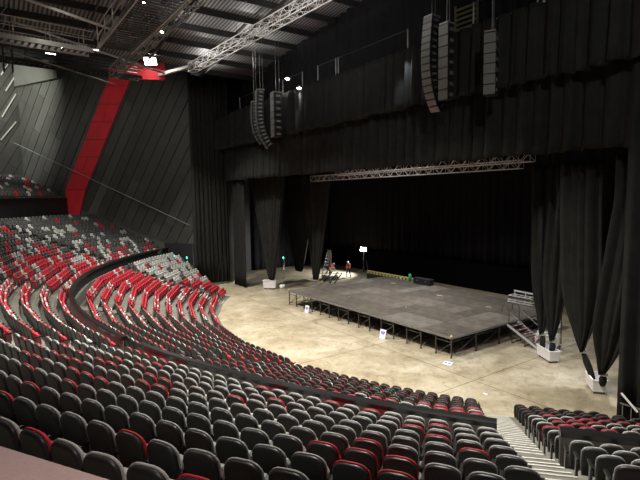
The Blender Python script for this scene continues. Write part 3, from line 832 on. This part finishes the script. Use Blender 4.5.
# near vertical steel column hung at the left edge
cl = empty('roof_column', (-34.6,1.7,14.7)); tag(cl, 'dark steel lattice column at the upper left edge', 'column')
for sx, sy in ((-.25,-.2),(.25,-.2),(.25,.25),(-.25,.25)):
    b = MB(); b.bar((sx*.8, sy, 2.6), (sx*.8, sy, 6.5), .08, .08); b.build('upright', M['steel'], cl)
b = MB()
for i in range(5):
    b.bar((-.2, -.2, 2.6+i*.8), (.2, .25, 3.3+i*.8), .04, .04); b.bar((.2, -.2, 2.6+i*.8), (-.2, .25, 3.3+i*.8), .04, .04)
b.build('lacing', M['steelmid'], cl)
# strip lights and equipment on the catwalk level
for i, (p, L, lb) in enumerate((((-35.4,3.0,19.6), .8, 'short strip light above the left catwalk, leftmost'), ((-35.6,6.6,19.6), .7, 'short strip light right of the leftmost one over the catwalk'), ((-38.1,4.4,19.6), .6, 'lowest short strip light near the dark roof edge'))):
    t = empty('strip_light', p); tag(t, lb, 'lamp', 'roof strip lights')
    b = MB(); b.box((0,0,.06), (.08,L,.06), rz=.1); b.bar((0,0,.08),(0,0,3.3),.02); b.build('housing', M['steel'], t)
    b = MB(); b.tube([(0,-L/2,0), (0,L/2,0)], .03, 6); b.build('tube', M['glowsoft'], t)
# ventilation/winch units on the long catwalk
for i, x in enumerate((-28.3, -25.6, -22.6)):
    t = empty('winch', (x, 6.8, 18.03)); tag(t, 'grey cylindrical winch drum on the long catwalk, %s' % ('farthest', 'middle one', 'nearest the camera')[i], 'winch', 'catwalk winches')
    b = MB(); b.tube([(-.35,0,.45), (.35,0,.45)], .26, 12); b.build('drum', M['steellight'], t)
    b = MB(); b.box((0,0,.09), (.9,.5,.18)); b.box((.42,0,.4), (.1,.4,.6)); b.build('bracket', M['steelmid'], t)
# red box beam by the bright flood light
b = MB(); b.box((0,0,0), (3.4,.2,1.5)); o = b.build('red_bracket_panel', M['wallred']); o.location = (-46.0,12.9,21.3); o.rotation_euler.z = rad(68); tag(o, 'red panel under the roof behind the bright floodlight', 'panel')
b = MB(); b.bar((-46.6,13.7,21.0), (-41.2,15.4,21.0), .3, .25); tag(b.build('balcony_beam', M['steellight']), 'pale beam under the roof leading to the silver truss end', 'beam')

# ------------------------------------------------- back of the stage
b = MB(); b.box((-35, 40.6, 1.35), (44,.3,2.7)); struct(b.build('wall_rear', M['void']))
b = MB(); b.box((-35, 43.5, 9), (60,.3,20)); struct(b.build('wall_stage_back', M['blackpaint']))
b = MB(); b.box((-57.5, 33.5, 13), (.3,21,27)); struct(b.build('wall_stage_left', M['blackpaint']))
b = MB(); b.box((-32, 25.2, 21.5), (54,.3,13)); struct(b.build('wall_proscenium', M['blackpaint']))
b = MB(); b.box((-54.2, 23.0, 13), (6.5,.3,27)); struct(b.build('wall_proscenium_left', M['blackpaint']))
fc = empty('flight_case', (-30.9,33.3,SZ)); tag(fc, 'long low black flight case on the back edge of the stage', 'case')
b = MB(); b.box((0,0,.27), (2.0,.6,.5)); b.build('body', M['blackpaint'], fc)
b = MB(); b.box((0,0,.545), (2.02,.62,.04)); b.build('lid', M['steel'], fc)
for sx in (-.5,.5):
    b = MB(); b.box((sx,-.31,.35), (.16,.02,.08)); b.build('handle', M['steelmid'], fc)
b = MB()
for k in range(5): b.box((0,0,-.6+k*.28), (1.5,.06,.13))
b.box((-.78,0,0), (.08,.1,1.6)); b.box((.78,0,0), (.08,.1,1.6)); o = b.build('louvre_panel', mat('ochre_louvre', (.14,.13,.07), .6, noise=.1)); o.location = (-18.7,23.6,19.9); tag(o, 'dull yellow louvred panel behind the gallery rail above the right speakers', 'panel')  # yellow light of the louvre put into its base colour
gb = empty('green_canister', (-32.95,33.6,SZ)); tag(gb, 'small upright green canister at the stage back edge left of the black case', 'canister')
b = MB(); b.tube([(0,0,0),(0,0,.62),(0,0,.72)], [.16,.16,.08], 12); b.build('body', M['green'], gb)
b = MB(); b.tube([(0,0,.72),(0,0,.8)], .05, 8); b.build('cap', M['blackpl'], gb)
wb = empty('water_bottle', (-34.1,33.5,SZ)); tag(wb, 'small pale bottle on the stage edge left of the green canister', 'bottle')
b = MB(); b.tube([(0,0,0),(0,0,.22),(0,0,.28)], [.07,.07,.03], 10); b.build('body', M['whitec'], wb); b = MB(); b.tube([(0,0,.28),(0,0,.32)], .03, 8); b.build('cap', M['blue'], wb)
# stacked deck frames / rails on the back right of the stage
rk = empty('stacked_railings', (-20.6,33.0,SZ)); tag(rk, 'stack of silver guard rails lying on the back right stage corner', 'railings')
for i in range(4):
    b = MB(); z = .10+i*.16; w = 1.05 - .03*i
    for y in (-.35,.35): b.bar((-w, y, z), (w, y, z), .06, .06)
    for k in range(6): b.bar((-w+2*w*k/5, -.35, z), (-w+2*w*k/5, .35, z), .05, .05)
    b.build('rail_frame', M['alu'] if i != 2 else M['steel'], rk)
for i in range(3):
    b = MB(); b.bar((-.9+i*.9,.36,0), (-.9+i*.9,.36,.85), .05); b.build('post', M['alu'], rk)
b = MB(); b.bar((-.95,.36,.85), (.95,.36,.80), .12, .10); b.build('top_bar', M['alu'], rk)
# stage steps on the right side
ss = empty('stage_steps', (SX1+.1, 27.9, 0)); tag(ss, 'metal stage steps with red and white edged treads at the right stage side', 'steps')
n_ = 6
for i in range(n_):
    x = .15 + i*.34; z = SZ - .19*(i+1)+.02
    b = MB(); b.box((x+.14, 0, z), (.30, 1.1, .04)); tr = b.build('tread', M['steel'], ss)
    b = MB(); b.box((x+.28, 0, z+.022), (.05, 1.1, .012)); b.build('nosing', M['stepred'], tr)
    b = MB(); b.box((x+.28, -.3, z+.03), (.05, .16, .008)); b.box((x+.28, .25, z+.03), (.05, .2, .008)); b.build('white_edge', M['nosing'], tr)
for y in (-.57,.57):
    b = MB(); b.bar((0,y,SZ-.12), (2.3,y,.02), .05, .14); b.build('stringer', M['alu2'], ss)
    b = MB(); b.tube([(.1,y,SZ-.2), (.1,y,SZ+.85), (.05,y,SZ+1.0), (-.12,y,SZ+1.1), (-.32,y,SZ+1.08), (-.42,y,SZ+.95), (-.42,y,SZ+.6)], .024, 6); b.build('looped_handrail', M['steel'], ss)
    b = MB(); b.tube([(.1,y,SZ+.75), (2.1,y,.85), (2.25,y,.7), (2.25,y,.05)], .022, 6); b.build('sloped_handrail', M['steelmid'], ss)
b = MB()
for x in (.3, 1.2): b.bar((x,-.5,.03), (x,.5,.03), .05); b.bar((x,-.5,0), (x,-.5,SZ-.25-.5*x), .04); b.bar((x,.5,0), (x,.5,SZ-.25-.5*x), .04)
pass
for x in (.3, 1.2):
    b = MB(); b.bar((x,-.5,.03), (x,.5,.03), .05); b.bar((x,-.5,0), (x,-.5,SZ-.25-.5*x), .04); b.bar((x,.5,0), (x,.5,SZ-.25-.5*x), .04); b.build('under_frame', M['steel'], ss)
# junk of light frames between steps and the bin
fr = empty('frame_trolley', (-15.95,28.3,0), .3); tag(fr, 'trolley of white and silver frames behind the drapes right of the steps', 'trolley')
b = MB(); b.box((0,0,.15), (1.5,.8,.06)); b.build('platform', M['steel'], fr)
for i in range(5):
    b = MB(); y = -.3+i*.14; h = .8+.2*R.random()
    b.bar((-.6,y,.2), (-.6,y,h), .04); b.bar((.6,y,.2), (.6,y,h), .04); b.bar((-.6,y,h), (.6,y,h), .05); b.bar((-.6,y,.2), (.6,y,h), .03); b.build('frame', M['alu'], fr)
for k in range(4):
    b = MB(); b.tube([(-.6+1.2*(k % 2), -.3+.6*(k//2), 0), (-.6+1.2*(k % 2), -.3+.6*(k//2), .12)], .05, 8); b.build('caster', M['steel'], fr)
rkk = empty('equipment_rack', (-16.0,29.75,0)); tag(rkk, 'tall thin dark rack with white boxes in the slit between the right drapes', 'rack')
for i in range(4):
    b = MB(); b.box((0,-.08,1.2+.55*i), (.24,.16,.26)); b.build('white_box', M['white'], rkk)
b = MB()
for x in (-.15,.15): b.bar((x,0,0), (x,0,3.5), .05)
for i in range(8): b.bar((-.15,0,.3+i*.42), (.15,0,.3+i*.42), .03)
b.build('upright_frame', M['steel'], rkk)

# paper signs
for i, (x, y, rz, lean_, lb) in enumerate(((-32.9,21.45,.1,.25,'white sheet with a blue mark leaning at the stage front, leftmost'), (-23.65,21.5,.2,.25,'white sheet with a blue mark leaning at the stage front, middle'), (-17.75,21.15,.3,1.45,'white sheet with blue print lying flat by the near stage corner'))):
    t = empty('paper_sign', (x, y, .01), rz); tag(t, lb, 'sign', 'paper signs')
    Mx = Matrix.Rotation(-lean_, 4, 'X')
    b = MB(); b.box((0,0,.31 if i < 2 else .22), (.48,.012,.62 if i < 2 else .40)); b.v = [tuple(Mx @ Vector(v)) for v in b.v]
    if i == 2: b.v = [(v[0], v[1]-.2, v[2]) for v in b.v]
    b.build('sheet', M['whitec'], t)
    b = MB()
    if i < 2: 
        b.tube([(-.13,-.012,.50), (-.10,-.012,.36), (0,-.012,.30), (.10,-.012,.36), (.13,-.012,.50)], .035, 6); b.box((0,-.012,.44), (.1,.01,.1))
    else: b.box((-.1,-.012,.22), (.14,.01,.10)); b.box((.09,-.012,.22), (.16,.01,.09))
    b.v = [tuple(Mx @ Vector(v)) for v in b.v]
    if i == 2: b.v = [(v[0], v[1]-.2, v[2]) for v in b.v]
    b.build('printed_mark', M['blue'], t)
for x, y, lb in ((-14.2,17.7,'small white paper scrap on the floor in front of the front row'), (-13.9,19.3,'white paper scrap on the floor beside the floor joint')):
    b = MB(); b.box((0,0,.004), (.22,.15,.004)); o = b.build('paper_scrap', M['whitec']); o.location = (x, y, .003); tag(o, lb, 'paper')

# ------------------------------------------------------ back left: work area
wl = empty('work_light', (-45.6,38.4,0)); tag(wl, 'bright white work light on a tall stand behind the stage', 'lamp')
b = MB(); b.tube([(0,0,.2),(0,0,2.85)], .025, 6); b.build('mast', M['steelmid'], wl)
for an in (0, 2.1, 4.2):
    b = MB(); b.tube([(0,0,.9),(.55*math.cos(an),.55*math.sin(an),.02)], .02, 6); b.build('leg', M['steelmid'], wl)
b = MB(); b.box((.0,.05,3.05), (1.1,.12,.5)); b.build('housing', M['steel'], wl)
for sx in (-.3,.3):
    b = MB(); b.box((sx,-.03,3.05), (.5,.04,.4)); b.build('lens', M['glow'], wl)
def green_pole(label, x, y, h, z=0):
    t = empty('signal_post', (x, y, z)); tag(t, label, 'post', 'green-lit posts')
    b = MB(); b.tube([(0,0,0),(0,0,h)], .035, 6); b.tube([(0,0,0),(0,0,.04)], .2, 10); b.build('pole', M['steelmid'], t)
    b = MB(); b.box((0,0,h+.12), (.30,.16,.24)); b.build('lamp_box', M['steel'], t)
    b = MB(); b.box((.02,-.09,h+.12), (.24,.03,.2)); b.build('lens', M['glowgreen'], t)
    b = MB(); b.box((0,-.05,h*.5), (.12,.08,.3)); b.build('call_box', M['white'], t)
green_pole('pole with a green light between the left drapes', -49.0, 28.9, 2.35)
green_pole('pole with a green light beside the far end of the lower seating', -51.0, 17.9, 3.1)
green_pole('shorter pole with a green light left of the others by the dark side wall', -52.4, 17.0, 3.2)
# step unit and ramp struts next to the workers
su = empty('step_ladder', (-46.2,33.2,0)); tag(su, 'dark step unit with pale treads and a grey sheet beside the crouching worker', 'ladder')
for sx in (-.45,.45):
    b = MB(); b.bar((sx,-.5,0), (sx,.35,2.9), .07); b.build('rail', M['steel'], su)
for i in range(7):
    b = MB(); b.box((0,-.42+i*.115,.32+i*.38), (.9,.22,.05)); b.build('tread', M['white'] if i in (4,5) else M['alu2'], su)
b = MB(); b.add([(.0,.1,1.2),(.75,.1,1.2),(.55,.16,3.3),(-.1,.16,3.3),(.0,.16,1.2),(.75,.16,1.2),(.55,.22,3.3),(-.1,.22,3.3)], [(0,1,2,3),(7,6,5,4),(0,4,5,1),(1,5,6,2),(2,6,7,3),(3,7,4,0)]); b.build('grey_sheet', M['alu2'], su)
rp = empty('ramp_frame', (-43.0,31.0,0)); tag(rp, 'black slanting metal ramp struts beside the left stage edge', 'frame')
for x in (-.9,-.1,.9,1.7):
    b = MB(); b.bar((x-.6,0,.05), (x+.5,.3,1.35), .10); b.build('strut', M['steel'], rp)
b = MB(); b.bar((-1.6,0,.9), (2.0,.4,1.3), .06); b.build('cross_bar', M['steelmid'], rp)
b = MB(); b.bar((-44.2,37.6,1.9),(-43.0,37.0,.25), .06); b.box((-42.8,37.0,.1),(.7,.5,.2)); tag(b.build('upright_trolley', M['steelmid']), 'slanted handled trolley under the bright work light', 'trolley')

# people -----------------------------------------------------------------
def skin_mesh(name, verts, edges, radii, m, parent, root=0, sub=1):
    me = bpy.data.meshes.new(name); me.from_pydata(verts, edges, []); o = bpy.data.objects.new(name, me); COL.objects.link(o); o.parent = parent
    o.modifiers.new('skin', 'SKIN'); 
    if not me.skin_vertices:
        bpy.context.view_layer.objects.active = o
    sv = me.skin_vertices[0].data
    for i, r in enumerate(radii): sv[i].radius = (r, r) if not isinstance(r, tuple) else r; sv[i].use_root = (i == root)
    o.modifiers[-1].use_smooth_shade = True
    s = o.modifiers.new('sub', 'SUBSURF'); s.levels = sub; s.render_levels = sub
    me.materials.append(m); return o
def person(label, loc, rz, J, top='orange', hat=True):
    t = empty('person', loc, rz); tag(t, label, 'person')
    names = ['pelvis','waist','chest','neck','headb','headt','shL','elL','wrL','haL','shR','elR','wrR','haR','hipL','knL','anL','toL','hipR','knR','anR','toR']
    v = [J[n] for n in names]; ix = {n: i for i, n in enumerate(names)}
    E = [('pelvis','waist'),('waist','chest'),('chest','neck'),('neck','headb'),('headb','headt'),('chest','shL'),('shL','elL'),('elL','wrL'),('wrL','haL'),
         ('chest','shR'),('shR','elR'),('elR','wrR'),('wrR','haR'),('pelvis','hipL'),('hipL','knL'),('knL','anL'),('anL','toL'),('pelvis','hipR'),('hipR','knR'),('knR','anR'),('anR','toR')]
    rr = dict(pelvis=.13, waist=.12, chest=.145, neck=.055, headb=.085, headt=.085, shL=.065, elL=.045, wrL=.032, haL=.035, shR=.065, elR=.045, wrR=.032, haR=.035,
              hipL=.09, knL=.06, anL=.042, toL=.035, hipR=.09, knR=.06, anR=.042, toR=.035)
    skin_mesh('body', v, [(ix[a_], ix[b_]) for a_, b_ in E], [rr[n] for n in names], M['skin'], t)
    def sub(nm, ns, es, grow, m):
        vv = [J[n] for n in ns]; jj = {n: i for i, n in enumerate(ns)}
        skin_mesh(nm, vv, [(jj[a_], jj[b_]) for a_, b_ in es], [rr[n]+grow for n in ns], m, t)
    sub('work_shirt', ['pelvis','waist','chest','shL','elL','shR','elR'], [('pelvis','waist'),('waist','chest'),('chest','shL'),('shL','elL'),('chest','shR'),('shR','elR')], .025, M[top])
    sub('trousers', ['pelvis','hipL','knL','anL','hipR','knR','anR'], [('pelvis','hipL'),('hipL','knL'),('knL','anL'),('pelvis','hipR'),('hipR','knR'),('knR','anR')], .028, M['darkcloth'])
    hb, ht = Vector(J['headb']), Vector(J['headt']); c = hb.lerp(ht, .9)
    b = MB(); b.sphere(c, .125, 12, 8, sc=(1,1.1,.75)); b.tube([c - Vector((0,0,.02)), c - Vector((0,0,.0))], .16, 12); b.build('hard_hat', M['white'], t)
    fwd = Vector(J['toL']) - Vector(J['anL']); fwd.z = 0; fwd.normalize(); sd = fwd.cross(Vector((0,0,1))); hc = hb.lerp(ht, .35)
    b = MB(); b.sphere(hc + fwd*.105, .02, 6, 4); b.build('nose', M['skin'], t)
    for s_ in (-1, 1):
        b = MB(); b.sphere(hc + fwd*.088 + sd*s_*.033 + Vector((0,0,.035)), .012, 6, 4); b.build('eye', M['blackpl'], t)
        w_, h_ = Vector(J['wrL' if s_ < 0 else 'wrR']), Vector(J['haL' if s_ < 0 else 'haR']); dd = (h_-w_).normalized()
        for k in range(5):
            a_ = sd*((k-2)*.018); ln = (.05,.075,.085,.078,.06)[k]
            b = MB(); b.tube([h_+a_*.8, h_+a_+dd*ln*.6, h_+a_+dd*ln+fwd*.02], [.011,.010,.007], 5); b.build('finger', M['skin'], t)
    for s_ in ('L','R'):
        an, to = Vector(J['an'+s_]), Vector(J['to'+s_]); b = MB(); mdl = (an+to)/2; b.sphere((mdl.x, mdl.y, .05), .16, 10, 6, sc=(.42+.58*abs(fwd.x), .42+.58*abs(fwd.y), .36)); b.build('boot', M['blackpl'], t)
walk = dict(pelvis=(0,0,.95), waist=(0,.02,1.12), chest=(0,.05,1.36), neck=(0,.07,1.52), headb=(0,.09,1.60), headt=(0,.11,1.74),
    shL=(-.19,.05,1.43), elL=(-.26,-.08,1.16), wrL=(-.24,.06,.95), haL=(-.23,.09,.88), shR=(.19,.05,1.43), elR=(.28,.12,1.17), wrR=(.24,.34,1.05), haR=(.22,.42,1.04),
    hipL=(-.1,0,.90), knL=(-.12,.20,.50), anL=(-.12,.18,.09), toL=(-.12,.36,.05), hipR=(.1,0,.90), knR=(.12,-.06,.50), anR=(.14,-.34,.12), toR=(.14,-.16,.05))
person('worker in an orange-red top and dark trousers striding on the bright floor behind the stage', (-44.75,35.3,0), rad(75), {k: tuple(c*1.05 for c in v) for k, v in walk.items()})
bend = dict(pelvis=(0,-.12,.80), waist=(0,.02,.98), chest=(0,.22,1.16), neck=(0,.36,1.27), headb=(0,.44,1.31), headt=(0,.56,1.38),
    shL=(-.19,.26,1.20), elL=(-.24,.38,.95), wrL=(-.2,.55,.78), haL=(-.19,.61,.72), shR=(.19,.26,1.20), elR=(.24,.40,.95), wrR=(.2,.58,.80), haR=(.19,.64,.75),
    hipL=(-.1,-.12,.76), knL=(-.13,.10,.46), anL=(-.13,-.05,.09), toL=(-.13,.13,.05), hipR=(.1,-.12,.76), knR=(.14,.14,.46), anR=(.14,.02,.09), toR=(.14,.2,.05))
person('worker in an orange-red top bending over beside the dark step unit', (-45.2,32.8,.45), rad(-60), bend)
b = MB(); b.box((0,0,.22), (1.6,1.2,.44)); o = b.build('low_platform', M['alu2']); o.location = (-45.2,32.9,0); tag(o, 'low pale platform under the bending worker', 'platform')

# handrails by the right curtain
hr = empty('side_railing', (-8.6,20.9,0)); tag(hr, 'low metal side railing with pale sloped bars beside the right edge curtain', 'railing')
for i in range(9):
    b = MB(); b.bar((.1+i*.32,0,0), (.1+i*.32,0,1.0), .035); b.build('baluster', M['steelmid'], hr)
b = MB(); b.bar((0,0,1.0), (2.8,0,1.0), .05); b.build('top_rail', M['steelmid'], hr)
for i in range(3):
    b = MB(); b.bar((.05+i*.95,-.05,1.45), (.75+i*.95,-.25,.95), .06); b.build('sloped_bar', M['alu' if i == 0 else 'steelmid'], hr)

# -------------------------------------------------------------------- lights
def area(loc, target, size, power, col=(1,.95,.86), spread=180):
    l = bpy.data.lights.new('house_light', 'AREA'); l.shape = 'DISK'; l.size = size; l.energy = power; l.color = col; l.spread = rad(spread)
    o = bpy.data.objects.new('house_light', l); COL.objects.link(o); o.location = loc
    o.rotation_euler = (Vector(target)-Vector(loc)).to_track_quat('-Z', 'Y').to_euler(); return o
def spot(loc, target, power, ang=60, col=(1,.95,.88), blend=.6, r=.15):
    l = bpy.data.lights.new('spot_light', 'SPOT'); l.energy = power; l.spot_size = rad(ang); l.spot_blend = blend; l.color = col; l.shadow_soft_size = r
    o = bpy.data.objects.new('spot_light', l); COL.objects.link(o); o.location = loc
    o.rotation_euler = (Vector(target)-Vector(loc)).to_track_quat('-Z', 'Y').to_euler(); return o
warm = (1,.94,.85)
for x, y, p in ((-42,13,1900), (-30,11,1900), (-18,11,1900), (-9,9,1500), (-20,2,1500), (-30,-3,1000), (-50,5,900), (-60,2,350)):
    area((x, y, 20.0), (x, y+(2.5 if y > 8 else 0), 0), 1.2, p, warm, 100)
area((-28,29,18.5), (-28,28.5,0), 3, 1100, (1,.96,.93), 90)
area((-12.5,26,10.9), (-12.5,25,0), 1.2, 330, (.90,.92,1), 110)
spot((-45.6,38.0,3.05), (-48.5,32,0), 6500, 115, (1,.98,.95), .9, .2)
spot((-32.9,21.0,18.0), (-32.3,21.5,14), 420, 70, (.95,.96,1))
spot((-35.1,21.3,19.4), (-34.5,20,15), 160, 120, (1,.95,.88))
spot((-21.0,20.8,18.0), (-20.8,21.6,14.5), 330, 66, (.85,.87,1))
spot((-45.0,13.1,21.3), (-40,10,10), 900, 150, (1,.93,.88))
# added wash brightening the clad wall and its red stripe
spot((-44,-1,20.5), (-58,11,13), 6500, 85, (1,.97,.90), .8, .5)
# corner wash at far left
spot((-66,1.5,25.5), (-73.5,5.5,23), 5200, 100, (.95,.97,.82), .8)
spot((-60,-5,20), (-74,1,19), 15000, 75, (1,.99,.95), .8)
# lamps washing the roof deck, then spots added to whiten the silver truss
for x, y, p in ((-44,18,700), (-38,19.5,700), (-36,13,200), (-29,19,500)):
    spot((x, y, 20.6), (x+1, y+.5, 25), p, 140, (1,.97,.92), .9)
spot((-36,9,18.0), (-36,16,21), 1800, 75, (1,.98,.95), .8)
spot((-24,9,18.0), (-26,16.5,21), 1500, 75, (1,.98,.95), .8)
for x, y in ((-29,4), (-25,4)): spot((x, y, 19.9), (x-3, y+2, 17.0), 60, 140, (1,.95,.85), .9)
spot((-1.2, .6, 11.2), (-2.9,-.1,8.15), 520, 60, (1,.80,.76), .9)
# added spots without fixtures, raking the valance folds and lighting the speakers
spot((-2,8,20), (-14,22,14), 2300, 70, (.97,.98,.93), .9, .3)
spot((-14,5,20), (-34,22,15), 2600, 70, (.97,.98,.93), .9, .3)
spot((-24,8,20), (-50,22,12), 1700, 60, (.97,.98,.93), .9, .3)
spot((-20,16,20.5), (-18.5,20,16), 240, 80, (.98,1,.93), .9, .3)

w = bpy.data.worlds.new('world'); sc.world = w; w.use_nodes = True
w.node_tree.nodes['Background'].inputs['Color'].default_value = (.55,.58,.62,1); w.node_tree.nodes['Background'].inputs['Strength'].default_value = .05
sc.view_settings.view_transform = 'Standard'; sc.view_settings.look = 'None'; sc.view_settings.gamma = 1; sc.view_settings.exposure = 0.04
